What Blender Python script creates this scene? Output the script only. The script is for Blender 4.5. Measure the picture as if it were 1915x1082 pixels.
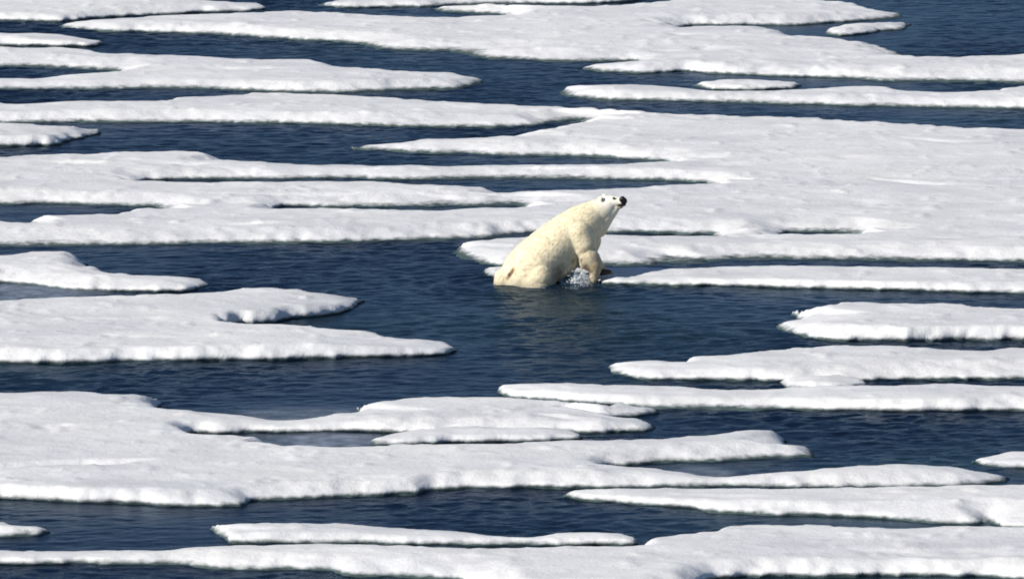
import bpy, bmesh, math, random
import numpy as np
from mathutils import Vector

C = bpy.context.scene
for o in list(bpy.data.objects):
    bpy.data.objects.remove(o)
random.seed(7)
R = math.radians

# ------------------------------------------------------------------ camera
CAM_H = 14.5
DEP = R(7.5)
HFOV = R(6.8)
cam = bpy.data.cameras.new('camera')
cam.sensor_fit = 'HORIZONTAL'
cam.angle = HFOV
cam.clip_start = 1.0
cam.clip_end = 20000
cam_o = bpy.data.objects.new('camera', cam)
C.collection.objects.link(cam_o)
cam_o.location = (0, 0, CAM_H)
cam_o.rotation_euler = (math.pi / 2 - DEP, 0, 0)
C.camera = cam_o

# ------------------------------------------------------------------ sky and sun
SUN_EL = R(30)
SX, SY = -0.86, -0.51                      # horizontal direction towards the sun
w = bpy.data.worlds.new('World')
C.world = w
w.use_nodes = True
nt = w.node_tree
sky = nt.nodes.new('ShaderNodeTexSky')
sky.sky_type = 'NISHITA'
sky.sun_disc = False
sky.sun_elevation = SUN_EL
sky.sun_rotation = math.atan2(SX, SY)
sky.air_density = 1.0
sky.dust_density = 0.0
sky.altitude = 2500
sky.ozone_density = 2.5
nt.nodes['Background'].inputs[1].default_value = 0.072
nt.links.new(sky.outputs[0], nt.nodes['Background'].inputs[0])
sun = bpy.data.lights.new('sun', 'SUN')
sun.energy = 5.0
sun.angle = R(0.6)
sun.color = (1.0, 0.945, 0.85)
sun_o = bpy.data.objects.new('sun', sun)
C.collection.objects.link(sun_o)
ln = math.hypot(SX, SY)
sdir = Vector((SX / ln * math.cos(SUN_EL), SY / ln * math.cos(SUN_EL), math.sin(SUN_EL)))
sun_o.rotation_euler = sdir.to_track_quat('Z', 'Y').to_euler()
sun_o.location = (-30, 60, 40)

C.view_settings.view_transform = 'Standard'
C.view_settings.look = 'None'
C.view_settings.exposure = 0.23
C.view_settings.gamma = 1.0
C.cycles.filter_width = 1.8            # a long lens through sea air is slightly soft

# ------------------------------------------------------------------ photo <-> ground
W0, H0 = 1915.0, 1082.0
F = (W0 / 2) / math.tan(HFOV / 2)
cd, sd_ = math.cos(DEP), math.sin(DEP)

def ray(px, py):
    a = (np.asarray(px, float) - W0 / 2) / F
    b = (H0 / 2 - np.asarray(py, float)) / F
    # forward (0,cd,-sd), up (0,sd,cd), right (1,0,0)
    return a, cd + b * sd_, -sd_ + b * cd

def ground(px, py, z=0.0):
    x, y, zz = ray(px, py)
    t = (z - CAM_H) / zz
    return x * t, y * t

def on_plane(px, py, Y):
    x, y, zz = ray(px, py)
    t = Y / y
    return float(x * t), float(Y), float(CAM_H + zz * t)

# ------------------------------------------------------------------ numpy noise
def _hash(ix, iy, iz, seed):
    h = (ix * 374761393 + iy * 668265263 + iz * 2147483647 + seed * 1274126177) & 0xffffffff
    h = ((h ^ (h >> 13)) * 1274126177) & 0xffffffff
    h = h ^ (h >> 16)
    return (h & 0xffffff) / float(0xffffff)

def vnoise(x, y, z=None, seed=0):
    if z is None:
        z = np.zeros_like(x)
    ix, iy, iz = np.floor(x).astype(np.int64), np.floor(y).astype(np.int64), np.floor(z).astype(np.int64)
    fx, fy, fz = x - ix, y - iy, z - iz
    fx = fx * fx * (3 - 2 * fx); fy = fy * fy * (3 - 2 * fy); fz = fz * fz * (3 - 2 * fz)
    r = 0
    for dx in (0, 1):
        for dy in (0, 1):
            for dz in (0, 1):
                wgt = (fx if dx else 1 - fx) * (fy if dy else 1 - fy) * (fz if dz else 1 - fz)
                r = r + wgt * _hash(ix + dx, iy + dy, iz + dz, seed)
    return r * 2 - 1

def vnoise2(x, y, seed=0):
    ix, iy = np.floor(x).astype(np.int64), np.floor(y).astype(np.int64)
    fx, fy = x - ix, y - iy
    fx = fx * fx * (3 - 2 * fx); fy = fy * fy * (3 - 2 * fy)
    a = _hash(ix, iy, 0, seed); b = _hash(ix + 1, iy, 0, seed)
    c = _hash(ix, iy + 1, 0, seed); d = _hash(ix + 1, iy + 1, 0, seed)
    return ((a * (1 - fx) + b * fx) * (1 - fy) + (c * (1 - fx) + d * fx) * fy) * 2 - 1

def fbm2(x, y, octv=4, seed=0, gain=0.5):
    s, a, t = 0, 1.0, 0
    for k in range(octv):
        s = s + a * vnoise2(x * 2 ** k + 17.3 * k, y * 2 ** k - 9.1 * k, seed + k)
        t += a; a *= gain
    return s / t

# ------------------------------------------------------------------ materials
def new_mat(name):
    m = bpy.data.materials.new(name)
    m.use_nodes = True
    n = m.node_tree
    b = n.nodes['Principled BSDF']
    return m, n, b

def ramp(n, stops):
    r = n.nodes.new('ShaderNodeValToRGB')
    e = r.color_ramp.elements
    e[0].position, e[0].color = stops[0][0], (*stops[0][1], 1)
    e[1].position, e[1].color = stops[-1][0], (*stops[-1][1], 1)
    for p, c in stops[1:-1]:
        k = e.new(p); k.color = (*c, 1)
    return r

def mat_ice():
    m, n, b = new_mat('snowy_ice')
    L = n.links.new
    geo = n.nodes.new('ShaderNodeNewGeometry')
    sep = n.nodes.new('ShaderNodeSeparateXYZ'); L(geo.outputs['Position'], sep.inputs[0])
    nz = n.nodes.new('ShaderNodeTexNoise'); nz.inputs['Scale'].default_value = 1.3
    nz.inputs['Detail'].default_value = 8; nz.inputs['Roughness'].default_value = 0.62
    L(geo.outputs['Position'], nz.inputs['Vector'])
    snow = ramp(n, [(0.28, (0.68, 0.68, 0.69)), (0.5, (0.75, 0.747, 0.755)), (0.72, (0.83, 0.83, 0.838))])
    L(nz.outputs['Fac'], snow.inputs[0])
    # drifted bands: old grey blue crust showing between fresher snow
    mpb = n.nodes.new('ShaderNodeMapping'); mpb.inputs['Scale'].default_value = (0.28, 0.75, 1)
    L(geo.outputs['Position'], mpb.inputs['Vector'])
    nb = n.nodes.new('ShaderNodeTexNoise'); nb.inputs['Scale'].default_value = 1.0
    nb.inputs['Detail'].default_value = 7; nb.inputs['Roughness'].default_value = 0.6
    L(mpb.outputs[0], nb.inputs['Vector'])
    band = ramp(n, [(0.36, (0.87, 0.88, 0.905)), (0.50, (0.97, 0.975, 0.985)), (0.62, (1.0, 1.0, 1.0))])
    L(nb.outputs['Fac'], band.inputs[0])
    mb = n.nodes.new('ShaderNodeMixRGB'); mb.blend_type = 'MULTIPLY'; mb.inputs[0].default_value = 1.0
    L(snow.outputs[0], mb.inputs[1]); L(band.outputs[0], mb.inputs[2])
    # wet greenish ice at and below the waterline, undercut shade painted in
    n2 = n.nodes.new('ShaderNodeTexNoise'); n2.inputs['Scale'].default_value = 9
    L(geo.outputs['Position'], n2.inputs['Vector'])
    ad = n.nodes.new('ShaderNodeMath'); ad.operation = 'MULTIPLY_ADD'
    L(n2.outputs['Fac'], ad.inputs[0]); ad.inputs[1].default_value = -0.05; L(sep.outputs['Z'], ad.inputs[2])
    mr = n.nodes.new('ShaderNodeMapRange'); mr.inputs['From Min'].default_value = -0.012
    mr.inputs['From Max'].default_value = 0.024
    L(ad.outputs[0], mr.inputs[0])
    mx = n.nodes.new('ShaderNodeMixRGB'); L(mr.outputs[0], mx.inputs[0])
    mx.inputs[1].default_value = (0.055, 0.083, 0.085, 1); L(mb.outputs[0], mx.inputs[2])
    L(mx.outputs[0], b.inputs['Base Color'])
    b.inputs['Roughness'].default_value = 0.75
    b.inputs['Specular IOR Level'].default_value = 0.25
    # grain of old snow
    n3 = n.nodes.new('ShaderNodeTexNoise'); n3.inputs['Scale'].default_value = 16
    n3.inputs['Detail'].default_value = 6; n3.inputs['Roughness'].default_value = 0.7
    L(geo.outputs['Position'], n3.inputs['Vector'])
    bp = n.nodes.new('ShaderNodeBump'); bp.inputs['Strength'].default_value = 0.42
    bp.inputs['Distance'].default_value = 0.03
    L(n3.outputs['Fac'], bp.inputs['Height']); L(bp.outputs[0], b.inputs['Normal'])
    return m

def mat_water():
    m, n, b = new_mat('arctic_water')
    L = n.links.new
    geo = n.nodes.new('ShaderNodeNewGeometry')
    def noise(scale, stretch, det, rough=0.55, dist=0.0):
        mp = n.nodes.new('ShaderNodeMapping'); mp.inputs['Scale'].default_value = stretch
        L(geo.outputs['Position'], mp.inputs['Vector'])
        t = n.nodes.new('ShaderNodeTexNoise'); t.inputs['Scale'].default_value = scale
        t.inputs['Detail'].default_value = det; t.inputs['Roughness'].default_value = rough
        t.inputs['Distortion'].default_value = dist
        L(mp.outputs[0], t.inputs['Vector'])
        return t
    ripple = noise(11.0, (0.7, 1.0, 1), 4, 0.6, 0.3)
    pr = n.nodes.new('ShaderNodeAttribute'); pr.attribute_name = 'gust'
    b1 = n.nodes.new('ShaderNodeBump'); b1.inputs['Distance'].default_value = 0.032
    L(pr.outputs['Fac'], b1.inputs['Strength']); L(ripple.outputs['Fac'], b1.inputs['Height'])
    b2 = b1
    n.nodes.remove(b)
    dif = n.nodes.new('ShaderNodeBsdfDiffuse'); dif.inputs['Color'].default_value = (0.006, 0.019, 0.043, 1)
    tr = n.nodes.new('ShaderNodeBsdfTransparent'); tr.inputs['Color'].default_value = (0.30, 0.62, 0.60, 1)
    mi = n.nodes.new('ShaderNodeMixShader'); mi.inputs[0].default_value = 0.30
    L(dif.outputs[0], mi.inputs[1]); L(tr.outputs[0], mi.inputs[2])
    gl = n.nodes.new('ShaderNodeBsdfGlossy'); gl.inputs['Roughness'].default_value = 0.21; gl.inputs['Color'].default_value = (0.40, 0.48, 0.565, 1)
    L(b2.outputs[0], gl.inputs['Normal']); L(b2.outputs[0], dif.inputs['Normal'])
    deep = noise(0.11, (1.0, 0.8, 1), 3)                 # plankton tint drifts from navy to teal
    dr = ramp(n, [(0.40, (0.003, 0.010, 0.030)), (0.52, (0.006, 0.019, 0.043)), (0.64, (0.013, 0.034, 0.052))])
    L(deep.outputs['Fac'], dr.inputs[0]); L(dr.outputs[0], dif.inputs['Color'])
    fr = n.nodes.new('ShaderNodeFresnel'); fr.inputs['IOR'].default_value = 1.33
    L(b2.outputs[0], fr.inputs['Normal'])
    m2 = n.nodes.new('ShaderNodeMixShader')
    L(fr.outputs[0], m2.inputs[0]); L(mi.outputs[0], m2.inputs[1]); L(gl.outputs[0], m2.inputs[2])
    L(m2.outputs[0], n.nodes['Material Output'].inputs['Surface'])
    return m

def flat_mat(name, col, rough=0.6, spec=0.3, bump=None):
    m, n, b = new_mat(name)
    b.inputs['Base Color'].default_value = (*col, 1)
    b.inputs['Roughness'].default_value = rough
    b.inputs['Specular IOR Level'].default_value = spec
    t = n.nodes.new('ShaderNodeTexNoise'); t.inputs['Scale'].default_value = bump or 60
    t.inputs['Detail'].default_value = 5
    g = n.nodes.new('ShaderNodeNewGeometry'); n.links.new(g.outputs['Position'], t.inputs['Vector'])
    bp = n.nodes.new('ShaderNodeBump'); bp.inputs['Strength'].default_value = 0.4
    bp.inputs['Distance'].default_value = 0.01
    n.links.new(t.outputs['Fac'], bp.inputs['Height']); n.links.new(bp.outputs[0], b.inputs['Normal'])
    return m

M_ICE = mat_ice()
M_WATER = mat_water()
M_BED = flat_mat('deep_sea', (0.004, 0.012, 0.028), 1.0, 0.0, 2)

def mesh_obj(name, verts, faces, mat, parent=None, smooth=True):
    me = bpy.data.meshes.new(name)
    verts = np.asarray(verts, np.float32); faces = np.asarray(faces, np.int32)
    me.vertices.add(len(verts)); me.vertices.foreach_set('co', verts.ravel())
    k = faces.shape[1]
    me.loops.add(faces.size); me.loops.foreach_set('vertex_index', faces.ravel())
    me.polygons.add(len(faces))
    me.polygons.foreach_set('loop_start', np.arange(0, faces.size, k, dtype=np.int32))
    me.polygons.foreach_set('loop_total', np.full(len(faces), k, np.int32))
    me.polygons.foreach_set('use_smooth', np.full(len(faces), smooth, bool))
    me.materials.append(mat)
    me.update(calc_edges=True); me.validate()
    o = bpy.data.objects.new(name, me)
    C.collection.objects.link(o)
    if parent:
        o.parent = parent
    return o

# ------------------------------------------------------------------ water and deep sea
def sheet(name, z, mat):
    xs = [-4000, 4000]; ys = [-500, 9000]
    v = [(x, y, z) for y in ys for x in xs]
    o = mesh_obj(name, v, [(0, 1, 3, 2)], mat)
    o['kind'] = 'structure'
    return o

def water_sheet():
    """wind ripples as real relief where the photo looks, fading into a flat sheet that runs to the horizon"""
    xs = np.concatenate([[-4000, -400, -60], np.arange(-13.5, 13.51, 0.055), [60, 400, 4000]])
    ys = np.concatenate([[-500, -50, 40], np.arange(82, 156, 0.036), [200, 600, 9000]])
    X, Y = np.meshgrid(xs, ys)
    x, y = X.ravel(), Y.ravel()
    gust = 0.78 + 1.0 * fbm2(x * 0.22, y * 0.11, 3, 900)
    # calm slicks in the lee of the ice
    for (cx, cy, ax, ay, q) in ((20, 545, 1.6, 3.0, .9), (600, 822, 1.3, 1.6, .95), (540, 765, 1.6, 1.6, .7), (1310, 880, .8, 1.2, .8),
                                (560, 586, .8, 1.2, .5), (100, 395, 1.4, 2.5, .6), (1060, 345, 2.6, 2.0, .6), (180, 1010, 2.0, 1.5, .4), (1000, 296, 2.0, 2.0, .5)):
        ox, oy = ground(cx, cy)
        gust = gust * (1 - q * np.exp(-((x - ox) / ax)**2 - ((y - oy) / ay)**2))
    bx, by = ground(1010, 533)
    rr = np.sqrt(((x - bx) / 1.5)**2 + ((y - by)/ 1.2)**2)
    gust = gust + 0.5 * np.exp(-(rr / 0.9)**2) + 0.45 * np.exp(-((x - bx - .2) / 1.2)**2 - ((y - by + 3.0) / 3.5)**2)
    gust = np.clip(gust, 0.05, 1.4)
    z = np.zeros_like(x)
    rs = np.random.RandomState(5)
    wx = x + 0.25 * fbm2(x * 0.8, y * 0.8, 2, 910); wy = y + 0.25 * fbm2(x * 0.8 + 9, y * 0.8, 2, 911)
    for k in range(5):
        sc = (0.9, 2.2, 4.4, 6.8, 9.5)[k]; am = (0.008, 0.009, 0.015, 0.014, 0.011)[k]
        a = (-0.25, 0.2, -0.1, 0.35, 0.05)[k]
        u = wx * math.cos(a) + wy * math.sin(a); v = -wx * math.sin(a) + wy * math.cos(a)
        z += am * fbm2(u * sc * 0.55, v * sc * 1.1, 2, 920 + k)
    z = (z * 1.05 - 0.004) * gust
    z = z + 0.012 * np.sin(rr * 30 + 2 * fbm2(x, y, 2, 5)) * np.exp(-((rr - 0.75) / 0.6)**2)
    edge = np.clip((13.5 - np.abs(x)) / 2, 0, 1) * np.clip((y - 82) / 2, 0, 1) * np.clip((155.9 - y) / 2, 0, 1)
    z = np.where(np.abs(x) > 13.5, 0, z) * edge
    nx = len(xs)
    jj, ii = np.meshgrid(np.arange(len(ys) - 1), np.arange(nx - 1), indexing='ij')
    a = (jj * nx + ii).ravel()
    o = mesh_obj('water', np.stack([x, y, z], 1), np.stack([a, a + 1, a + nx + 1, a + nx], 1), M_WATER)
    o['kind'] = 'structure'
    at = o.data.attributes.new('gust', 'FLOAT', 'POINT')
    at.data.foreach_set('value', np.clip(gust, 0, 1.3).astype(np.float32))
water_sheet()
sheet('deep_sea_floor', -2.5, M_BED)

# ------------------------------------------------------------------ ice floes
def pip(px, py, rings):
    """even-odd point in polygon over several rings (arrays)"""
    ins = np.zeros(px.shape, bool)
    for r in rings:
        x0, y0 = r[:, 0], r[:, 1]
        x1, y1 = np.roll(x0, -1), np.roll(y0, -1)
        for a, b_, c, d in zip(x0, y0, x1, y1):
            if b_ == d: continue
            cnd = (b_ > py) != (d > py)
            ins ^= cnd & (px < (c - a) * (py - b_) / (d - b_) + a)
    return ins

def densify(ring, step=9.0):
    r = np.asarray(ring, float); out = []
    n = len(r)
    for i in range(n):
        p0, p1, p2, p3 = r[i - 1], r[i], r[(i + 1) % n], r[(i + 2) % n]
        L_ = np.linalg.norm(p2 - p1); k = max(1, int(L_ / step))
        # centripetal-ish: clamp tangents so slivers do not overshoot
        m1 = (p2 - p0) * 0.5; m2 = (p3 - p1) * 0.5
        def cl(m, q):
            s = np.linalg.norm(m)
            return m * min(1.0, 0.6 * L_ / (s + 1e-6)) if s > 0 else m
        m1, m2 = cl(m1, 0), cl(m2, 0)
        # sharp tips keep straight
        for t in np.arange(k) / k:
            h1 = 2 * t**3 - 3 * t**2 + 1; h2 = t**3 - 2 * t**2 + t
            h3 = -2 * t**3 + 3 * t**2; h4 = t**3 - t**2
            out.append(h1 * p1 + h2 * m1 + h3 * p2 + h4 * m2)
    return np.array(out)

def blur(a, k):
    for _ in range(k):
        b_ = np.pad(a, 1, mode='edge')
        a = (b_[:-2, 1:-1] + b_[2:, 1:-1] + b_[1:-1, :-2] + b_[1:-1, 2:] + 4 * b_[1:-1, 1:-1]) / 8
    return a

def ice_floe(rings, label, h=0.13, slope=0.22, seed=1, creases=(), rough=1.0, soft=0.25):
    rings = [densify(r) for r in rings]
    foot, hl = [], []
    for r in rings:
        px, py = r[:, 0], r[:, 1]
        eps = 0.9
        below = pip(px, py + eps, rings); above = pip(px, py - eps, rings)
        # local image thickness of the ice from this rim point
        thick = np.full(len(px), 200.0)
        for k in np.arange(2, 60, 1.5):
            outb = below & ~pip(px, py + k, rings) & (thick > k)
            outa = above & ~below & ~pip(px, py - k, rings) & (thick > k)
            thick[outb | outa] = k
        side = ~below & ~above
        thick[side] = 3
        gx, gy = ground(px, py, 0.0)
        ppm = F / np.sqrt(gx**2 + gy**2 + CAM_H**2)
        zl = np.minimum(h, np.maximum(0.45 * thick / ppm, 0.045))
        up = np.where(below & ~above, 1.0, np.where(below & above, 0.5, 0.0))
        # smooth both along the rim
        for _ in range(4):
            zl = 0.25 * np.roll(zl, 1) + 0.5 * zl + 0.25 * np.roll(zl, -1)
        for _ in range(1):
            up = 0.2 * np.roll(up, 1) + 0.6 * up + 0.2 * np.roll(up, -1)
        fx, fy = ground(px, py, zl * up * 0.95)
        fy = fy + up * slope * 0.30 * zl / h
        foot.append(np.stack([fx, fy], 1)); hl.append(zl)
    allp = np.concatenate(foot)
    pad = 0.75
    x0, y0 = allp.min(0) - pad; x1, y1 = allp.max(0) + pad
    dx = 0.05; dy = 0.034 if y0 < 112 else 0.042
    xs = np.arange(x0, x1, dx); ys = np.arange(y0, y1, dy)
    X, Y = np.meshgrid(xs, ys)
    gx, gy = X.ravel(), Y.ravel()
    # wobble of the rim
    wx = 0.07 * fbm2(gx * 1.7, gy * 1.7, 4, seed) ; wy = 0.11 * fbm2(gx * 1.7 + 50, gy * 1.7, 4, seed + 9)
    wx = wx + 0.016 * fbm2(gx * 7, gy * 5, 3, seed + 15); wy = wy + 0.050 * fbm2(gx * 7 + 3, gy * 5, 3, seed + 16)
    qx, qy = gx + wx * rough, gy + wy * rough
    # signed distance
    best = np.full(gx.shape, 1e9); bh = np.zeros_like(gx)
    ins = np.zeros(gx.shape, bool)
    CH = 40000
    A = np.concatenate(foot); B = np.concatenate([np.roll(f, -1, 0) for f in foot])
    HA = np.concatenate(hl); HB = np.concatenate([np.roll(q, -1) for q in hl])
    D = B - A; DD = (D**2).sum(1) + 1e-12
    # coarse bins of rows so only nearby segments are tested
    rows = len(ys); per = max(1, int(1.0 / dy))
    for r0 in range(0, rows, per):
        r1 = min(rows, r0 + per)
        sl = slice(r0 * len(xs), r1 * len(xs))
        X_, Y_ = qx[sl], qy[sl]
        lo, hi = Y_.min() - 1.6, Y_.max() + 1.6
        near = (np.maximum(A[:, 1], B[:, 1]) > lo) & (np.minimum(A[:, 1], B[:, 1]) < hi)
        idx = np.nonzero(near)[0]
        bb = np.full(X_.shape, 4.0); hh = np.full(X_.shape, h)
        for i in idx:
            xa, xb = sorted((A[i, 0], B[i, 0]))
            cols0 = max(0, int((xa - 1.7 - x0) / dx)); cols1 = min(len(xs), int((xb + 1.7 - x0) / dx) + 1)
            if cols1 <= cols0: continue
            Xv = X_.reshape(r1 - r0, -1)[:, cols0:cols1]; Yv = Y_.reshape(r1 - r0, -1)[:, cols0:cols1]
            t = ((Xv - A[i, 0]) * D[i, 0] + (Yv - A[i, 1]) * D[i, 1]) / DD[i]
            np.clip(t, 0, 1, out=t)
            d2 = (Xv - A[i, 0] - t * D[i, 0])**2 + (Yv - A[i, 1] - t * D[i, 1])**2
            bv = bb.reshape(r1 - r0, -1)[:, cols0:cols1]; hv = hh.reshape(r1 - r0, -1)[:, cols0:cols1]
            mk = d2 < bv
            bv[mk] = d2[mk]; hv[mk] = (HA[i] * (1 - t) + HB[i] * t)[mk]
        best[sl] = bb; bh[sl] = hh
        # inside test with only segments crossing this band
        iv = np.zeros(X_.shape, bool)
        lo2, hi2 = Y_.min(), Y_.max()
        cr = np.nonzero((np.maximum(A[:, 1], B[:, 1]) >= lo2) & (np.minimum(A[:, 1], B[:, 1]) <= hi2))[0]
        for i in cr:
            if A[i, 1] == B[i, 1]: continue
            c_ = (A[i, 1] > Y_) != (B[i, 1] > Y_)
            iv ^= c_ & (X_ < D[i, 0] * (Y_ - A[i, 1]) / D[i, 1] + A[i, 0])
        ins[sl] = iv
    s = np.sqrt(best) * np.where(ins, 1, -1)
    shp = X.shape
    S = s.reshape(shp)
    Hh = np.minimum(bh.reshape(shp), h)
    # away from the rim the plateau takes the full height
    far = np.clip(S / 1.1, 0, 1)
    Hh = blur(Hh, 5)
    Hh = Hh * (1 - far) + h * far
    # scallops: vertical flutes worn into the rim
    sc = fbm2(gx * 5.5, gy * 2.2, 3, seed + 31).reshape(shp)
    Sm = S + 0.045 * sc * rough
    # melted, sloping rim (1) or broken steep rim (0), changing along the floe
    sf = np.clip(soft + 0.75 * fbm2(gx * 0.42, gy * 0.42, 3, seed + 55).reshape(shp), 0, 1)
    wv = slope * (0.6 + 2.1 * sf) * (1 + 0.65 * fbm2(gx * 0.55, gy * 0.45, 2, seed + 77).reshape(shp))
    wv = np.clip(wv, 0.05, 1.3) * np.clip(Hh / h, 0.35, 1)
    gys, gxs = np.gradient(blur(S, 3), dy, dx)
    away = np.clip(-gys / (np.sqrt(gxs**2 + gys**2) + 1e-6), 0, 1)     # rim that faces away from the sun side
    wv = wv * (1 - 0.65 * away) * (1 - away * 0.5 * sf)
    t = np.clip(Sm / wv, 0, 1)
    z0 = (0.42 - 0.40 * sf * (1 - away)) * Hh
    top = z0 + (Hh - z0) * (1 - (1 - t)**(1.75 - 0.35 * sf))
    und = fbm2(gx * 0.35, gy * 0.5, 4, seed + 5).reshape(shp) * 0.034 + \
          fbm2(gx * 1.3, gy * 1.6, 5, seed + 6, 0.6).reshape(shp) * 0.017
    # rubbly shoulder just inside the rim
    lip = np.exp(-((Sm - wv * 0.8) / (0.12 + wv * .4))**2) * fbm2(gx * 3.1, gy * 2.4, 3, seed + 8).reshape(shp) * 0.014
    top = top + (und + lip) * np.clip(Sm / 0.25, 0, 1) * np.clip(Hh / h, 0.2, 1)
    # small wind crusts and refrozen lumps scattered over the top
    cr_ = np.clip(fbm2(gx * 5.0, gy * 2.6, 3, seed + 66) - 0.25, 0, 1).reshape(shp)
    top = top + cr_ * 0.038 * np.clip(Sm / 0.4, 0, 1)
    for (pts, depth, width) in creases:
        cx, cy = ground(np.array([p[0] for p in pts], float), np.array([p[1] for p in pts], float), h)
        dm = np.full(gx.shape, 1e9); side = np.zeros_like(gx)
        for i in range(len(cx) - 1):
            ex, ey = cx[i + 1] - cx[i], cy[i + 1] - cy[i]
            tt = np.clip(((gx - cx[i]) * ex + (gy - cy[i]) * ey) / (ex * ex + ey * ey), 0, 1)
            dd = (gx - cx[i] - tt * ex)**2 + ((gy - cy[i] - tt * ey) + 0.05 * wy / 0.11)**2
            sg = (gx - cx[i]) * ey - (gy - cy[i]) * ex
            mk = dd < dm
            dm[mk] = dd[mk]; side[mk] = sg[mk]
        dm = np.sqrt(dm)
        # fade out along the ends, low on the near side of the line
        u = (gx - cx[0]) / (cx[-1] - cx[0] + 1e-9)
        fade = np.clip(u * 6, 0, 1) * np.clip((1 - u) * 6, 0, 1)
        sgn = np.sign(side) * np.sign(cx[-1] - cx[0])      # + on the near side
        near_ = np.clip(sgn, 0, 1) * np.exp(-(dm / (width * 4))**2)
        prof = near_ * np.clip(dm / width, 0, 1)
        fade = fade * np.clip(0.45 + 1.6 * fbm2(gx * 1.1, gy * 0.6, 3, seed + 3), 0, 1.1)
        top = top - (depth * prof * fade).reshape(shp) * np.clip(Sm / 0.2, 0, 1)
    low = np.interp(Sm, [-0.75, -0.55, -0.30, -0.18, -0.10, 0.0], [-0.42, -0.30, -0.17, -0.10, -0.02, 0.0])
    low = low + z0 * np.clip(1 + Sm / 0.10, 0, 1)
    Z = np.where(Sm > 0, top, low)
    inw = (1 - 0.75 * sf) * (1 - 0.85 * away) * np.interp(Sm, [-0.75, -0.35, -0.18, -0.10, -0.05, 0.0, 0.02], [0.02, 0.08, 0.17, 0.14, 0.06, 0.0, 0.0])
    gyy, gxx = np.gradient(blur(S, 2), dy, dx)
    gl = np.sqrt(gxx**2 + gyy**2) + 1e-6
    PX = X + gxx / gl * inw; PY = Y + gyy / gl * inw
    keep = Sm > -0.7
    fk = keep[:-1, :-1] & keep[1:, :-1] & keep[:-1, 1:] & keep[1:, 1:]
    jj, ii = np.nonzero(fk)
    nx = len(xs)
    a = jj * nx + ii
    faces = np.stack([a, a + 1, a + nx + 1, a + nx], 1)
    used = np.unique(faces)
    remap = np.full(X.size, -1, np.int64); remap[used] = np.arange(len(used))
    V = np.stack([PX.ravel()[used], PY.ravel()[used], Z.ravel()[used]], 1)
    cen = V.mean(0); cen[2] = 0
    o = mesh_obj('ice_floe', V - cen, remap[faces], M_ICE)
    o.location = cen
    o['label'] = label; o['category'] = 'ice floe'; o['group'] = 'drifting sea ice floes'
    return o

FLOES = []
def floe(label, *rings, **kw):
    FLOES.append((label, rings, kw))

floe('white floe filling the top left corner, tapered end reaching right along the frame top',
 [(-300,-30),(150,-30),(350,0),(418,4),(481,7),(495,17),(470,21),(400,24),(300,27),(234,31),(160,37),(114,41),(0,38),(-300,36)], h=.12)
floe('thin flat floe cut by the top edge near its middle, narrow dark lead below',
 [(593,9),(620,3),(700,-8),(1240,-18),(1240,-4),(1174,4),(1100,8),(1040,8),(974,7),(850,9),(805,13),(700,14),(640,15)], h=.10)
floe('topmost long sheet, pointed at its left, with two arms beside open water at right',
 [(115,48),(135,42),(170,38),(234,33),(300,29),(420,25),(495,22),(560,20),(640,23),(720,28),(807,32),(870,31),(960,28),(900,26),
  (850,24),(818,20),(803,14),(850,12),(974,10),(1040,12),(1100,13),(1140,11),(1174,8),(1240,1),(1320,-10),(1500,-10),(1559,0),(1609,5),
  (1636,17),(1660,22),(1683,27),(1681,33),(1620,38),(1562,43),(1475,48),(1392,47),(1330,47.5),(1250,48.5),(1330,49.5),(1409,50),(1455,53),(1505,66),(1566,70),
  (1649,78),(1689,90),(1693,101),(1776,107),(1850,105),(1915,100),(2250,92),(2250,165),(1915,156),(1776,153),(1659,152),(1592,147),
  (1489,144),(1400,140),(1325,138),(1280,134),(1208,137),(1125,134),(1083,127),(1108,121),(1200,113),(1130,115),(1074,116),(974,112),
  (907,109),(874,100),(840,95),(774,95),(707,92),(673,82),(640,78),(518,72),(434,67),(368,63),(284,60),(214,60),(160,57),(125,53)],
 h=.14, slope=.3, soft=.75, creases=[([(1290,88),(1340,84),(1420,82)],.06,.10),([(980,92),(1100,90),(1280,92)],.04,.15),([(1330,132),(1420,118),(1520,112)],.05,.12),([(1240,60),(1290,62),(1380,64)],.04,.12),([(860,70),(960,75),(1060,73)],.03,.12)])
floe('small knobbly white floe alone in the dark water near the top right corner',
 [(1539,63),(1552,52),(1569,46),(1609,43),(1676,41),(1699,45),(1699,54),(1659,58),(1626,63),(1592,67),(1552,66)], h=.13, slope=.3, rough=1.5)
floe('narrow pointed floe at the upper left edge, above the sheet with a forked left end',
 [(-260,60),(0,62),(114,65),(160,73),(195,80),(180,86),(134,87),(84,87),(0,85),(-260,84)], h=.10)
floe('upper left sheet, forked at the left edge, coming to a blunt point at its right',
 [(-260,86),(0,88),(77,91),(94,89),(180,94),(221,100),(277,103),(334,104),(401,106),(434,110),(501,112),(588,112),(626,117),(640,123),
  (680,127),(757,133),(847,137),(880,143),(901,150),(887,158),(854,165),(800,167),(740,169),(640,173),(551,173),(468,170),(401,168),
  (277,166),(167,167),(0,167),(-260,167),(-260,150),(0,147),(67,148),(110,141),(160,137),(235,131),(190,131),(140,129),(84,126),(0,125),(-260,124)],
 h=.13, slope=.25, soft=.8, creases=[([(230,130),(330,124),(430,123),(560,124)],.035,.12)])
floe('long narrow floe at the upper right edge, small lens shaped floe floating behind it',
 [(1049,172),(1058,164),(1091,160),(1175,160),(1241,162),(1280,165),(1335,171),(1442,170),(1526,166),(1576,162),(1626,161),(1676,164),
  (1726,171),(1776,173),(1826,170),(1870,163),(1915,160),(2250,150),(2250,212),(1915,205),(1776,202),(1609,198),(1442,194),(1335,191),
  (1275,190),(1208,188),(1125,187),(1075,182),(1055,178)], h=.13, slope=.22, soft=.7)
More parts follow.
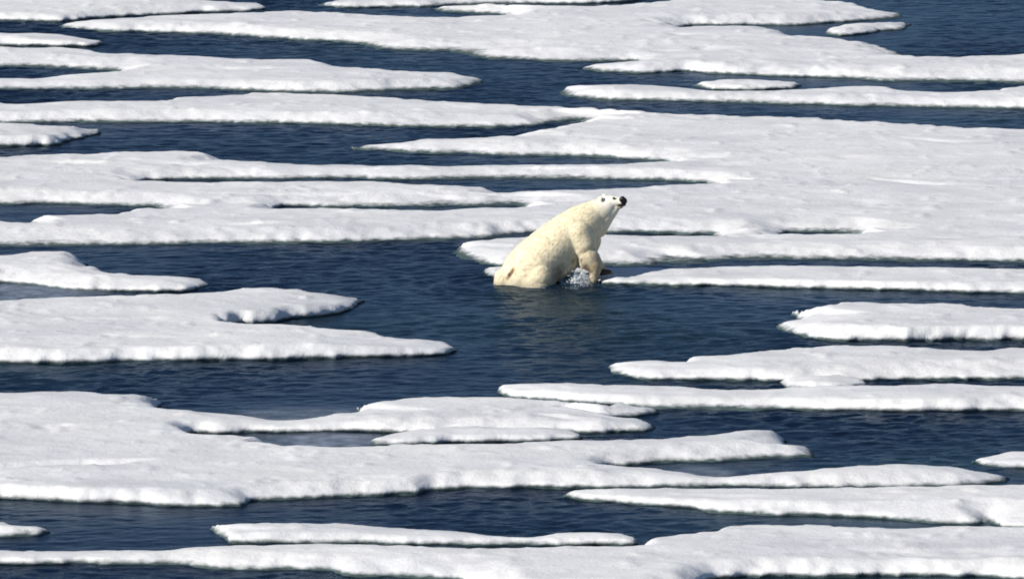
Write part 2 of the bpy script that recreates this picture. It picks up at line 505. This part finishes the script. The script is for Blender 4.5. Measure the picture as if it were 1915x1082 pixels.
floe('small lens shaped floe in the upper right lead, just behind a long narrow floe',
 [(1301,160),(1318,155),(1359,150),(1425,150),(1489,154),(1498,160),(1486,166),(1409,169),(1332,169),(1308,165)], h=.11, slope=.3, rough=1.3)
floe('huge many armed ice sheet behind the bear, spanning the whole width of the photo',
 [(-260,190),(0,194),(33,197),(84,193),(150,190),(284,190),(307,184),(384,180),(468,174),(535,174),(640,177),(707,181),(800,187),
  (891,191),(961,194),(1024,198),(1074,200),(1141,203),(1230,208),(1280,212),(1409,217),(1542,221),(1609,225),(1709,232),(1810,237),
  (1915,241),(2250,250),(2250,494),(1915,490),(1810,488),(1676,487),(1542,485),(1442,484),(1352,485),(1335,491),(1280,492),(1232,490),
  (1225,495),(1175,496),(1135,494),(941,496),(901,493),(874,484),(847,472),(847,463),(857,455),(907,449),(951,445),(978,442),(1100,440),(1200,440),
  (1280,440),(1345,438),(1280,436),(1200,435),(1100,435),(990,436),(951,438),(925,443),(841,448),(740,451),(640,453),(468,455),(284,457),
  (134,459),(0,460),(-260,461),(-260,415),(0,413),(33,414),(52,411),(57,403),(120,401),(187,399),(227,391),(267,388),(340,387),(267,386),
  (200,383),(67,381),(0,382),(-260,381),(-260,294),(0,292),(67,289),(160,287),(214,284),(284,284),(384,286),(424,290),(438,299),
  (500,303),(568,308),(640,309),(707,310),(767,308),(820,311),(941,309),(1074,308),(1141,308),(1225,303.4),(1262,302.5),(1300,302.2),(1262,301.8),(1238,300.8),(1175,298),
  (1125,294),(1041,291),(941,291),(874,287),(774,285),(700,281),(662,275),(734,269),(760,265),(800,261),(854,261),(931,256),(958,247),
  (991,241),(1030,233),(1085,224),(1150,219),(1085,223),(1024,230),(991,236),(907,237),(774,236),(640,233),(501,230),(267,229),(134,229),(0,231),(-260,231)],
 [(240,337),(290,338.5),(340,341),(434,341),(640,339),(707,340),(790,345),(854,346),(905,350),(945,356),(954,360),(1008,356),(1108,354),(1208,347),
  (1280,345),(1305,343.5),(1370,344),(1305,342),(1280,339),(1141,336),(1058,335),(941,334),(854,335),(774,336),(640,334),(401,335),(340,336),(290,337)],
 [(450,386),(560,387.2),(640,387.6),(740,388.8),(800,390),(860,389),(941,385.5),(968,383),(1030,382),(968,382),(941,383),(860,385.5),(740,386.6),(640,386.2),(560,386)],
 [(1440,434),(1480,435),(1520,436.5),(1570,436.5),(1605,435),(1660,435.5),(1605,434.2),(1570,433.8),(1520,433.6),(1480,433.6)],
 h=.14, slope=.3, soft=.8, creases=[([(360,360),(500,360),(640,359),(784,358),(940,361)],.05,.08),([(1440,250),(1620,254),(1780,263),(1880,262)],.04,.12),
   ([(1275,305),(1400,300),(1560,290),(1680,288)],.04,.14),([(1460,335),(1600,330),(1820,344),(1915,346),(2100,345)],.045,.1),
   ([(230,411),(310,416),(400,418),(560,416)],.05,.08),([(620,431),(760,428),(930,430)],.05,.09),([(1150,427),(1250,427),(1340,432),(1500,440)],.06,.1),
   ([(1430,446),(1530,452),(1660,450)],.04,.1),([(1700,440),(1800,443),(1915,436),(2000,436)],.04,.1),([(1140,455),(1250,460),(1340,466),(1480,470)],.06,.12),
   ([(1090,212),(1180,210),(1300,216)],.03,.1),([(1560,370),(1700,376),(1915,372)],.03,.15),([(60,300),(250,302),(430,303)],.04,.12)])
floe("short snowy floe with fluted front at the left edge, between the huge sheet's arms",
 [(-200,234),(0,231),(67,233),(100,238),(134,237),(160,242),(186,246),(174,252),(134,265),(100,273),(50,273),(0,275),(-200,280)], h=.16, slope=.35, rough=1.5)
floe('low flat strip of ice the bear climbs onto, running right from its paw',
 [(901,505),(907,501),(934,499),(1020,500),(1120,500),(1141,498),(1280,500),(1442,497),(1509,497),(1676,499),(1915,503),(2250,508),
  (2250,556),(1915,549),(1676,544),(1476,539),(1275,535),(1180,532),(1122,529),(1104,520),(1085,511),(1040,509),(980,515),(930,520),(909,514)],
 h=.11, slope=.2, soft=.1, creases=[([(1150,509),(1200,506),(1290,503)],.04,.08)])
floe('snowy floe at the left edge level with the bear, stepped back, tapering right end',
 [(-220,495),(-120,482),(0,480),(43,472),(84,471),(127,471),(160,475),(163,485),(164,495),(187,499),(214,510),(261,515),(334,518),(374,522),
  (392,533),(378,539),(351,546),(284,547),(200,546),(144,544),(67,534),(0,529),(-220,530)], h=.17, slope=.4, rough=1.2)
floe('large floe at left with a shaded notch in its right side, lower than the bear',
 [(-260,575),(0,564),(50,560),(167,555),(267,552),(351,547),(418,543),(448,539),(518,540),(568,542),(602,548),(640,553),(682,561),
  (667,569),(655,577),(635,586),(580,594),(532,598),(521,602),(468,605),(418,600),(461,606),(535,607),(585,610),(640,617),(707,624),
  (727,632),(790,636),(834,640),(848,648),(853,656),(841,663),(774,667),(640,671),(501,673),(334,676),(167,679),(0,680),(-260,684)],
 h=.17, slope=.3, creases=[([(120,590),(220,592),(320,588)],.03,.1),([(90,625),(200,622),(350,628)],.03,.1)])
floe('thick floe at the right edge with bright scalloped front and small toe at its left',
 [(1487,586),(1496,579),(1516,574),(1562,567),(1636,565),(1693,567),(1800,568),(1843,572),(1915,575),(2250,580),(2250,640),(1915,636),
  (1676,638),(1576,637),(1543,635),(1516,631),(1505,626),(1475,621),(1459,613),(1460,604),(1478,601),(1491,595)],
 h=.17, slope=.25, rough=1.3)
floe('broad floe at the right edge with long sloping left tip, small slab wedged below',
 [(1135,686),(1140,680),(1191,675),(1240,676),(1280,677),(1288,669),(1355,664),(1459,654),(1559,647),(1676,647),(1776,653),(1826,655),(1877,651),(1915,650),
  (2250,645),(2250,712),(1915,708),(1776,710),(1623,711),(1520,714),(1409,713),(1342,712),(1275,711),(1208,709),(1161,703),(1138,694)],
 h=.15, slope=.28, creases=[([(1650,688),(1720,688),(1790,690)],.03,.08)])
floe('small flat slab wedged between two long floes at the right, closing the lead between them',
 [(1463,715),(1475,706),(1520,703),(1566,703),(1609,708),(1631,719),(1600,726),(1540,729),(1475,727)], h=.08, slope=.25)
floe('long floe at lower right with rounded left tip, in front of the small wedged slab',
 [(934,727),(939,720),(1008,717),(1074,717),(1141,721),(1280,723),(1369,729),(1442,727),(1475,723),(1542,720),(1643,721),(1703,721),
  (1760,718),(1860,720),(1915,721),(2250,724),(2250,772),(1915,769),(1743,770),(1609,769),(1442,765),(1275,762),(1225,761),(1141,757),
  (1041,750),(974,745),(947,741),(936,734)], h=.16, slope=.25)
floe('widest lower sheet, starting at the left edge, with several arms pointing right',
 [(-260,740),(0,735),(100,733),(167,734),(261,739),(287,745),(297,754),(294,763),(334,768),(401,773),(461,779),(518,786),(568,784),(625,774),
  (676,771),(670,763),(690,755),(757,745),(820,742),(907,744),(1041,749),(1141,755),(1222,762),(1235,769),(1222,776),(1175,779),
  (1125,776),(1060,770),(1141,778),(1208,785),(1230,796),(1208,804),(1141,808),(1080,809),(900,812),(740,809),(640,807),(501,809),
  (401,811),(340,807),(384,813),(451,817),(508,821),(513,827),(551,832),(640,834),(774,833),(941,830),(1085,824),(1175,822),(1225,819),
  (1275,817),(1325,814),(1375,807),(1442,804),(1469,809),(1479,822),(1481,832),(1512,835),(1526,845),(1519,853),(1409,858),(1275,863),
  (1175,869),(1118,870),(1175,873),(1225,875),(1280,882),(1339,892),(1409,887),(1509,879),(1609,872),(1676,868),(1776,872),(1843,882),
  (1880,890),(1883,899),(1843,906),(1743,909),(1609,911),(1509,911),(1275,911),(1141,911),(1008,912),(854,914),(811,916),(784,922),
  (690,928),(640,930),(540,933),(466,936),(459,943),(448,947),(334,946),(267,943),(134,939),(0,934),(-260,930)],
 h=.16, slope=.28, creases=[([(-120,868),(0,865),(100,861),(234,858),(300,857)],.09,.07),([(60,795),(130,793),(200,795)],.035,.1),([(900,770),(1000,766),(1100,776)],.04,.1),
   ([(960,800),(1040,795),(1160,790)],.03,.1),([(280,880),(330,885),(420,880)],.03,.08),([(600,760),(680,778),(740,776)],.02,.1),([(260,906),(300,905),(350,908)],.03,.06)])
floe('long lens shaped slab in front of the middle arms of the widest lower sheet',
 [(687,826),(707,815),(757,806),(807,801),(874,799),(960,799),(1041,800),(1071,804),(1082,812),(1085,819),(1078,823),(1008,826),(874,829),(790,831),(700,831)],
 h=.13, slope=.22)
floe('small pointed floe cut by the right edge, alone in dark water low down',
 [(1816,859),(1850,852),(1877,846),(1915,844),(2120,842),(2150,862),(2100,882),(1915,876),(1860,872),(1826,865)], h=.14, slope=.3)
floe('long floe at the lower right edge, pointed left, shaded step near its right end',
 [(1058,924),(1074,916),(1125,913),(1208,914),(1275,915),(1409,913),(1542,913),(1609,911),(1776,909),(1915,906),(2250,900),(2250,994),
  (1915,987),(1873,984),(1858,979),(1845,972),(1830,979),(1760,978),(1659,970),(1576,965),(1409,962),(1325,958),(1302,950),(1275,948),(1242,947),
  (1175,942),(1091,935),(1064,929)], h=.16, slope=.26, creases=[([(1560,930),(1620,932),(1700,928)],.03,.1)])
floe('small lumpy floe cut by the left edge of the frame, near the bottom left corner',
 [(-150,985),(-100,976),(0,974),(30,974),(43,981),(80,984),(95,995),(80,1000),(0,1002),(-120,1002)], h=.15, slope=.3, rough=1.6)
floe('slim floe near the bottom with thick rounded left end and thin right end',
 [(398,989),(406,982),(468,978),(535,976),(640,980),(740,986),(824,991),(881,996),(924,1002),(961,1004),(994,1006),(1041,998),(1108,996),
  (1161,998),(1190,1007),(1196,1014),(1190,1019),(1041,1020),(854,1020),(640,1017),(468,1016),(428,1012),(411,1001)], h=.16, slope=.22)
floe('nearest sheet along the bottom edge, slim at the left and broad at the right',
 [(-260,1034),(0,1029),(100,1032),(200,1031),(284,1029),(351,1024),(418,1020),(535,1017),(640,1016),(740,1019),(907,1024),(1041,1022),
  (1160,1022),(1191,1018),(1193,1011),(1202,1006),(1280,997),(1318,994),(1342,986),(1409,982),(1559,982),(1626,986),(1693,988),(1760,984),(1915,985),(2250,985),
  (2250,1110),(1990,1088),(1900,1084),(1837,1079),(1700,1077),(1500,1079),(1400,1080),(1335,1083),(1290,1105),(1150,1118),(960,1112),(870,1088),(845,1082),
  (740,1079),(640,1072),(615,1065),(434,1063),(384,1060),(351,1055),(200,1054),(0,1055),(-260,1057)],
 h=.16, slope=.3, creases=[([(1560,1020),(1700,1025),(1915,1018)],.03,.12),([(1290,1055),(1480,1050),(1700,1060)],.03,.12),([(520,1040),(700,1042),(900,1036)],.03,.1)])

for i, (lab, rings, kw) in enumerate(FLOES):
    ice_floe(rings, lab, seed=100 + 13 * i, **kw)

# ------------------------------------------------------------------ the bear
YB = float(ground(1000, 529)[1])
def wrow(d): return 529 - 19.4 * d          # image row of the water surface d metres behind the bear's axis
PPM = F / math.hypot(YB, CAM_H)

def _ico(sub):
    bm = bmesh.new(); bmesh.ops.create_icosphere(bm, subdivisions=sub, radius=1.0)
    v = np.array([p.co[:] for p in bm.verts]); f = np.array([[q.index for q in p.verts] for p in bm.faces])
    bm.free(); return v, f
ICO = {k: _ico(k) for k in (1, 2, 3)}

def capsules(chains, sub=3, pitch=0.22):
    """chains of (px, py, radius_px, depth[, squash_y]) -> round cross sections packed along each chain"""
    iv, jf = ICO[sub]
    VV, FF, n = [], [], 0
    for ch in chains:
        pts = []
        for p in ch:
            x, y, z = on_plane(p[0], p[1], YB + p[3])
            pts.append((np.array((x, y, z)), p[2] / PPM, p[4] if len(p) > 4 else 1.0))
        seq = pts if len(pts) == 1 else []
        for a, b in zip(pts[:-1], pts[1:]):
            L_ = np.linalg.norm(b[0] - a[0])
            k = max(2, int(L_ / (pitch * min(a[1], b[1]))))
            for q in range(k + 1):
                t = q / k
                seq.append((a[0] * (1 - t) + b[0] * t, a[1] * (1 - t) + b[1] * t, a[2] * (1 - t) + b[2] * t))
        for c, r, sq in seq:
            VV.append(iv * np.array((r, r * sq, r)) + c); FF.append(jf + n); n += len(iv)
    return np.concatenate(VV), np.concatenate(FF)

def remeshed(name, bm, voxel, smooth, mat, parent, fuzz=0.0):
    o = mesh_obj(name, bm[0], bm[1], mat)
    m = o.modifiers.new('r', 'REMESH'); m.mode = 'VOXEL'; m.voxel_size = voxel
    s = o.modifiers.new('s', 'SMOOTH'); s.iterations = smooth; s.factor = 0.5
    dg = bpy.context.evaluated_depsgraph_get()
    me2 = bpy.data.meshes.new_from_object(o.evaluated_get(dg))
    o.modifiers.clear(); o.data = me2; me2.name = name
    n = len(me2.vertices)
    co = np.empty(n * 3, np.float32); me2.vertices.foreach_get('co', co); co = co.reshape(-1, 3)
    if fuzz:
        nr = np.empty(n * 3, np.float32); me2.vertex_normals.foreach_get('vector', nr); nr = nr.reshape(-1, 3)
        p = co.astype(float)
        # fur clumps lie along the body
        f = 1.1 * vnoise(p[:, 0] * 3.5, p[:, 1] * 3.5, p[:, 2] * 3.5, 3) + 0.10 * vnoise(p[:, 0] * 22, p[:, 1] * 24, p[:, 2] * 22, 4) \
            + 0.15 * vnoise(p[:, 0] * 70, p[:, 1] * 80, p[:, 2] * 70, 5)
        co = co + nr * (f * fuzz)[:, None].astype(np.float32)
    me2.vertices.foreach_set('co', co.ravel())
    me2.polygons.foreach_set('use_smooth', np.ones(len(me2.polygons), bool))
    me2.materials.clear(); me2.materials.append(mat)
    me2.update()
    if parent:
        o.parent = parent
        o.location = -parent.location
    return o

def mat_fur():
    m, n, b = new_mat('cream_fur')
    L = n.links.new
    geo = n.nodes.new('ShaderNodeNewGeometry')
    mp = n.nodes.new('ShaderNodeMapping'); mp.inputs['Rotation'].default_value = (0, R(35), 0)
    mp.inputs['Scale'].default_value = (7, 16, 18)
    L(geo.outputs['Position'], mp.inputs['Vector'])
    t = n.nodes.new('ShaderNodeTexNoise'); t.inputs['Scale'].default_value = 1.0
    t.inputs['Detail'].default_value = 6; t.inputs['Roughness'].default_value = 0.7
    L(mp.outputs[0], t.inputs['Vector'])
    rp = ramp(n, [(0.25, (0.83, 0.72, 0.50)), (0.5, (0.86, 0.76, 0.54)), (0.75, (0.88, 0.79, 0.58))])
    L(t.outputs['Fac'], rp.inputs[0])
    cur = rp.outputs[0]
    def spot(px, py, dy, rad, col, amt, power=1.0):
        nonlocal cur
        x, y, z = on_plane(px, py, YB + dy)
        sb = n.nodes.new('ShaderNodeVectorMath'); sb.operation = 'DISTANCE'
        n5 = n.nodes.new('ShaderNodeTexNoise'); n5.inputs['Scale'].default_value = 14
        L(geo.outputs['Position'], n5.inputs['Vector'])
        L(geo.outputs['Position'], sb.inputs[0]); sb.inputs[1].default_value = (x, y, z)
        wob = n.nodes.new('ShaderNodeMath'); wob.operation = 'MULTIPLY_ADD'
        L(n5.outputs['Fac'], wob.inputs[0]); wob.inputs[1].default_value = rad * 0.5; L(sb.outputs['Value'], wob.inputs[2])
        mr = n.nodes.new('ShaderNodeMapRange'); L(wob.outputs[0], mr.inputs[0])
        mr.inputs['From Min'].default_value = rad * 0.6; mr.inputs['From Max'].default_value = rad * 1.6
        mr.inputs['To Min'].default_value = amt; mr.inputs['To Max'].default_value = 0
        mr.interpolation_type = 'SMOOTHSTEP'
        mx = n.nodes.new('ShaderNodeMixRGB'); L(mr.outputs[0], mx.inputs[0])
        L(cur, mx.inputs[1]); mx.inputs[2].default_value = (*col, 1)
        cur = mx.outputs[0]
    spot(1140, 376, 0.28, 0.20, (0.80, 0.77, 0.70), 0.9)       # whiter face
    spot(1106, 496, -0.15, 0.26, (0.40, 0.34, 0.24), 0.8)       # wet foreleg, the shade it stands in painted in too
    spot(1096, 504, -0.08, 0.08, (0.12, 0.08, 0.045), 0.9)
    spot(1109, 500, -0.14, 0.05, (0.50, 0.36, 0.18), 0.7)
    spot(1078, 488, -0.10, 0.08, (0.08, 0.055, 0.03), 0.9)  # shade in the gap between belly and foreleg, painted on
    spot(1076, 476, -0.14, 0.05, (0.14, 0.10, 0.06), 0.8)        # armpit crevice, its shade painted into the fur
    spot(959, 503, -0.24, 0.036, (0.22, 0.11, 0.03), 0.95)
    spot(956, 508, -0.24, 0.042, (0.10, 0.045, 0.012), 0.95)
    spot(952, 514, -0.22, 0.042, (0.07, 0.032, 0.010), 0.95)
    spot(950, 520, -0.20, 0.036, (0.20, 0.11, 0.04), 0.85)      # stained fur under the tail, with the crevice's darkness painted in
    spot(1052, 518, -0.20, 0.17, (0.12, 0.105, 0.08), 0.85)       # shadow under the belly, painted into the fur colour
    spot(1160, 388, 0.25, 0.05, (0.35, 0.26, 0.20), 0.8)      # lip
    # soaked fur at the waterline
    sep = n.nodes.new('ShaderNodeSeparateXYZ'); L(geo.outputs['Position'], sep.inputs[0])
    mr = n.nodes.new('ShaderNodeMapRange'); L(sep.outputs['Z'], mr.inputs[0])
    mr.inputs['From Min'].default_value = 0.0; mr.inputs['From Max'].default_value = 0.13
    mr.inputs['To Min'].default_value = 0.9; mr.inputs['To Max'].default_value = 0.0
    mx = n.nodes.new('ShaderNodeMixRGB'); L(mr.outputs[0], mx.inputs[0]); L(cur, mx.inputs[1])
    mx.inputs[2].default_value = (0.42, 0.37, 0.27, 1)
    L(mx.outputs[0], b.inputs['Base Color'])
    b.inputs['Roughness'].default_value = 0.85
    b.inputs['Specular IOR Level'].default_value = 0.12
    b.inputs['Sheen Weight'].default_value = 0.25
    b.inputs['Sheen Roughness'].default_value = 0.5
    n3 = n.nodes.new('ShaderNodeTexNoise'); n3.inputs['Scale'].default_value = 3.0
    n3.inputs['Detail'].default_value = 8; n3.inputs['Roughness'].default_value = 0.75
    L(mp.outputs[0], n3.inputs['Vector'])
    bp = n.nodes.new('ShaderNodeBump'); bp.inputs['Strength'].default_value = 0.15; bp.inputs['Distance'].default_value = 0.015
    L(n3.outputs['Fac'], bp.inputs['Height']); L(bp.outputs[0], b.inputs['Normal'])
    return m

M_FUR = mat_fur()
M_BLACK = flat_mat('black_skin', (0.010, 0.009, 0.010), 0.4, 0.4)
M_DARKPAW = flat_mat('wet_paw', (0.06, 0.038, 0.025), 0.5, 0.4)
M_CLAW = flat_mat('claw_horn', (0.03, 0.022, 0.018), 0.3, 0.5)
M_TAIL = flat_mat('stained_fur', (0.60, 0.42, 0.20), 0.9, 0.1)
M_EARIN = flat_mat('ear_inside', (0.05, 0.04, 0.02), 0.9, 0.1)

bear = bpy.data.objects.new('polar_bear', None)
C.collection.objects.link(bear)
bear.location = on_plane(1010, 529, YB)
bear['label'] = 'wet cream coloured polar bear hauling itself out of the water onto the ice, head raised'
bear['category'] = 'polar bear'
bpy.context.view_layer.update()

body_chains = [
    # trunk from rump to shoulder
    [(972, 534, 46, .05, 1.05), (988, 508, 50, .06, 1.08), (1004, 492, 50, .08, 1.05), (1024, 473, 48, .12, 1.0), (1046, 455, 46, .17, .95),
     (1066, 440, 45, .22, .92), (1088, 423, 40, .28, .88), (1100, 412, 34, .31, .85)],
    # neck and jaw
    [(1100, 412, 33, .31, .8), (1116, 401, 28, .33, .8), (1129, 392, 22, .34, .85), (1138, 383, 17, .34, .95)],
    [(1112, 420, 26, .31, .85), (1136, 402, 14, .33), (1150, 390, 8.5, .32)],
    # muzzle
    [(1136, 380, 14.5, .34), (1146, 377.5, 12.0, .32), (1156, 376, 8.8, .29), (1163, 376, 7.2, .265)],
    [(1146, 387, 8, .32), (1156, 386, 5.5, .29), (1162, 385, 4.5, .275)],
    # haunches
    [(1006, 518, 36, -.10), (990, 508, 30, -.08), (1002, 545, 38, -.12)],
    [(943, 520, 19, -.06), (945, 545, 24, -.02)],
    [(941, 530, 17, -.10), (948, 545, 22, -.05)],
    # belly
    [(1030, 496, 34, .10), (1050, 482, 34, .14)],
    # near foreleg: shoulder, bent elbow, forearm into the water
    [(1078, 440, 34, .14), (1090, 458, 26, .08), (1096, 473, 16, .04), (1103, 485, 19.5, .0), (1111, 496, 15, -.03),
     (1113, 506, 10.5, -.04), (1111, 516, 8.2, -.04), (1107, 527, 7.8, -.03), (1105, 542, 8, -.02)],
    [(1092, 485, 10.5, .02), (1095, 493, 10, -.01), (1106, 500, 9, -.03)],
    [(1112, 486, 11, .02), (1117, 495, 10.5, -.01), (1115, 503, 8.5, -.02)],
    [(1113, 494, 14, .0), (1112, 503, 11, .0)],
    # far foreleg reaching onto the ice
    [(1100, 450, 24, .46), (1104, 472, 12, .46), (1115, 490, 11, .32), (1125, 504, 7.5, .18), (1136, 508, 5, .12)],
]
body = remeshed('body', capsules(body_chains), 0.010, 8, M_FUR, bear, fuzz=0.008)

def blob(name, parts, mat, voxel=0.006, smooth=3, parent=bear, fuzz=0.0):
    return remeshed(name, capsules(parts), voxel, smooth, mat, parent, fuzz)

blob('nose', [[(1164, 371.5, 5.0, .225), (1168, 375, 5.0, .225)], [(1161.5, 373, 4.0, .225), (1167, 381, 3.4, .225), (1169, 377, 4, .23)]], M_BLACK)
blob('mouth', [[(1168, 383, 2.4, .232), (1161, 383.5, 2.2, .225), (1156, 384.5, 1.8, .22)]], M_BLACK, .004, 2)
blob('eye', [[(1146.8, 370.8, 1.9, .238), (1148.6, 370.0, 1.8, .238)]], M_BLACK, .004, 2)
blob('eye', [[(1151, 369.5, 2.2, .40)]], M_BLACK, .004, 2)
e1 = blob('ear', [[(1125, 378, 5.0, .26, .6), (1123.5, 372.5, 6.0, .255, .5)]], M_FUR, .006, 3)
blob('ear', [[(1131, 370, 5, .44, .7), (1130.5, 367.5, 5.2, .45, .6)]], M_FUR, .006, 3)
blob('inner_ear', [[(1126.2, 372.8, 1.7, .236, .5), (1126.6, 375.2, 1.5, .238, .5)]], M_EARIN, .004, 2)
blob('tail', [[(962, 502, 4, -.21), (965, 512, 3.2, -.245), (967, 526, 2.2, -.26)]], M_TAIL, .006, 3, fuzz=.004)
blob('paw', [[(1123, 509, 6.5, .10), (1132, 508.5, 5.6, .08), (1140, 508.5, 4.2, .07)]], M_DARKPAW, .006, 3, fuzz=.003)
for k in range(5):
    blob('claw', [[(1139 + k * 0.9, 507.2 + k * .8, 1.6, .13 - k * .035), (1145 + k * .6, 509.6 + k * .5, .7, .13 - k * .035)]], M_CLAW, .003, 1)

# guard hairs lying back along the body: slim blades rooted in the skin
def grow_fur(src, count, mat):
    me = src.data
    nv = len(me.vertices)
    co = np.empty(nv * 3, np.float32); me.vertices.foreach_get('co', co); co = co.reshape(-1, 3).astype(float)
    no = np.empty(nv * 3, np.float32); me.vertex_normals.foreach_get('vector', no); no = no.reshape(-1, 3).astype(float)
    rs = np.random.RandomState(11)
    ok = np.nonzero(co[:, 2] > 0.0)[0]
    pick = rs.choice(ok, count)
    p = co[pick] + rs.normal(0, .004, (count, 3)); n_ = no[pick]
    head = np.array(on_plane(1146, 378, YB + .3))
    dh = np.linalg.norm(p - head, axis=1)
    length = np.clip((dh - 0.08) / 0.30, 0.12, 1) * rs.uniform(0.025, 0.055, count)
    flow = np.tile(np.array((-0.72, -0.05, -0.70)), (count, 1)) + rs.normal(0, .15, (count, 3))
    flow -= n_ * (flow * n_).sum(1)[:, None]
    flow /= np.linalg.norm(flow, axis=1)[:, None] + 1e-6
    d = flow + n_ * rs.uniform(0.02, 0.11, count)[:, None]
    side = np.cross(n_, flow) * (rs.uniform(.0022, .0045, count))[:, None]
    base = p - n_ * .003
    v = np.stack([base - side, base + side, base + d * length[:, None]], 1).reshape(-1, 3)
    f = np.arange(count * 3).reshape(-1, 3)
    o = mesh_obj('fur', v, f, mat, bear, smooth=False)
    o.location = -bear.location
    return o
grow_fur(body, 30000, M_FUR)

# foam and spray churned up by the forelegs
def mat_foam():
    m, n, b = new_mat('foam')
    L = n.links.new
    g = n.nodes.new('ShaderNodeNewGeometry')
    mp = n.nodes.new('ShaderNodeMapping'); mp.inputs['Scale'].default_value = (38, 38, 22)
    t = n.nodes.new('ShaderNodeTexNoise'); t.inputs['Scale'].default_value = 1.0; t.inputs['Detail'].default_value = 5
    t.inputs['Roughness'].default_value = 0.7
    L(g.outputs['Position'], mp.inputs['Vector']); L(mp.outputs[0], t.inputs['Vector'])
    mr = n.nodes.new('ShaderNodeMapRange'); L(t.outputs['Fac'], mr.inputs[0])
    mr.inputs['From Min'].default_value = .38; mr.inputs['From Max'].default_value = .6
    mr.inputs['To Min'].default_value = .12; mr.inputs['To Max'].default_value = .9
    L(mr.outputs[0], b.inputs['Alpha'])
    b.inputs['Base Color'].default_value = (0.50, 0.54, 0.58, 1)
    b.inputs['Roughness'].default_value = 0.5
    return m
rng = random.Random(4)
chains = [[(1072, 526, 6, -.05), (1082, 520, 8.5, -.05), (1092, 519, 8.5, -.05), (1099, 524, 6.5, -.06)],
          [(1070, 531, 6, -.07), (1098, 531, 7, -.07)], [(1078, 516, 4, -.08), (1077, 510, 2.5, -.08)], [(1090, 512, 4.5, -.05)]]
for k in range(120):                                  # thrown drops
    u = rng.random(); px = 1058 + 46 * u
    chains.append([(px, 529 - 25 * rng.random()**1.3, rng.uniform(.5, 1.1), -.12 + rng.uniform(-.12, .10))])
for k in range(150):                                  # froth lying on the water round the legs and rump
    if rng.random() < .65:
        px = 1048 + 70 * rng.random(); d = -.14 + rng.uniform(-.45, .1)
    else:
        px = 924 + 120 * rng.random(); d = -.42 - .10 * rng.random()
    chains.append([(px, wrow(d) - .2, rng.uniform(.3, .8), d, 2.4)])
splash = remeshed('splash', capsules(chains, 2), .005, 1, mat_foam(), None, fuzz=.008)
splash['label'] = 'grey white foam splashing up under the chest of the bear'
splash['category'] = 'splash'; splash['kind'] = 'stuff'

# thin pale films of new ice on still water
def mat_film():
    m, n, b = new_mat('new_ice_film')
    L = n.links.new
    b.inputs['Base Color'].default_value = (0.26, 0.31, 0.40, 1)
    b.inputs['Roughness'].default_value = 0.5
    g = n.nodes.new('ShaderNodeNewGeometry')
    mp = n.nodes.new('ShaderNodeMapping'); mp.inputs['Scale'].default_value = (1.5, 1.0, 1)
    t = n.nodes.new('ShaderNodeTexNoise'); t.inputs['Scale'].default_value = 3.0; t.inputs['Detail'].default_value = 6
    L(g.outputs['Position'], mp.inputs['Vector']); L(mp.outputs[0], t.inputs['Vector'])
    a = n.nodes.new('ShaderNodeAttribute'); a.attribute_name = 'cover'
    mr = n.nodes.new('ShaderNodeMapRange'); L(t.outputs['Fac'], mr.inputs[0])
    mr.inputs['From Min'].default_value = .3; mr.inputs['From Max'].default_value = .7
    mr.inputs['To Min'].default_value = .3
    mu = n.nodes.new('ShaderNodeMath'); mu.operation = 'MULTIPLY'
    L(mr.outputs[0], mu.inputs[0]); L(a.outputs['Fac'], mu.inputs[1]); L(mu.outputs[0], b.inputs['Alpha'])
    return m
M_FILM = mat_film()
def film(px, py, rx, ry, amt, label):
    x, y = ground(px, py); ppm = F / math.hypot(y, CAM_H)
    ax = rx / ppm; ay = ry / ppm / (CAM_H / y)
    u, v = np.meshgrid(np.linspace(-1, 1, 49), np.linspace(-1, 1, 33))
    u, v = u.ravel(), v.ravel()
    r = np.sqrt(u * u + v * v) + 0.22 * fbm2(u * 2 + px, v * 2, 3, 44)
    cov = np.clip((1 - r) / 0.45, 0, 1) * amt
    k = 49
    jj, ii = np.meshgrid(np.arange(32), np.arange(48), indexing='ij'); a = (jj * k + ii).ravel()
    z = 0.012 + 0.004 * fbm2(u * 3, v * 3, 2, 46)
    o = mesh_obj('thin_ice', np.stack([u * ax, v * ay, z], 1), np.stack([a, a + 1, a + k + 1, a + k], 1), M_FILM)
    o.location = (float(x), float(y), 0)
    at = o.data.attributes.new('cover', 'FLOAT', 'POINT'); at.data.foreach_set('value', cov.astype(np.float32))
    o['label'] = label; o['category'] = 'thin ice'; o['group'] = 'pale films of new ice'
film(20, 553, 190, 22, .85, 'pale blue grey film of ice on the water between two floes at the left edge')
film(610, 826, 130, 17, .9, 'pale grey film of ice in the pool left of the long lens shaped slab')
film(570, 779, 170, 20, .55, 'faint blue film on calm water behind the dip in the widest lower sheet')
film(1320, 886, 70, 14, .6, 'small faint film of ice at the inner end of the lower right inlet')
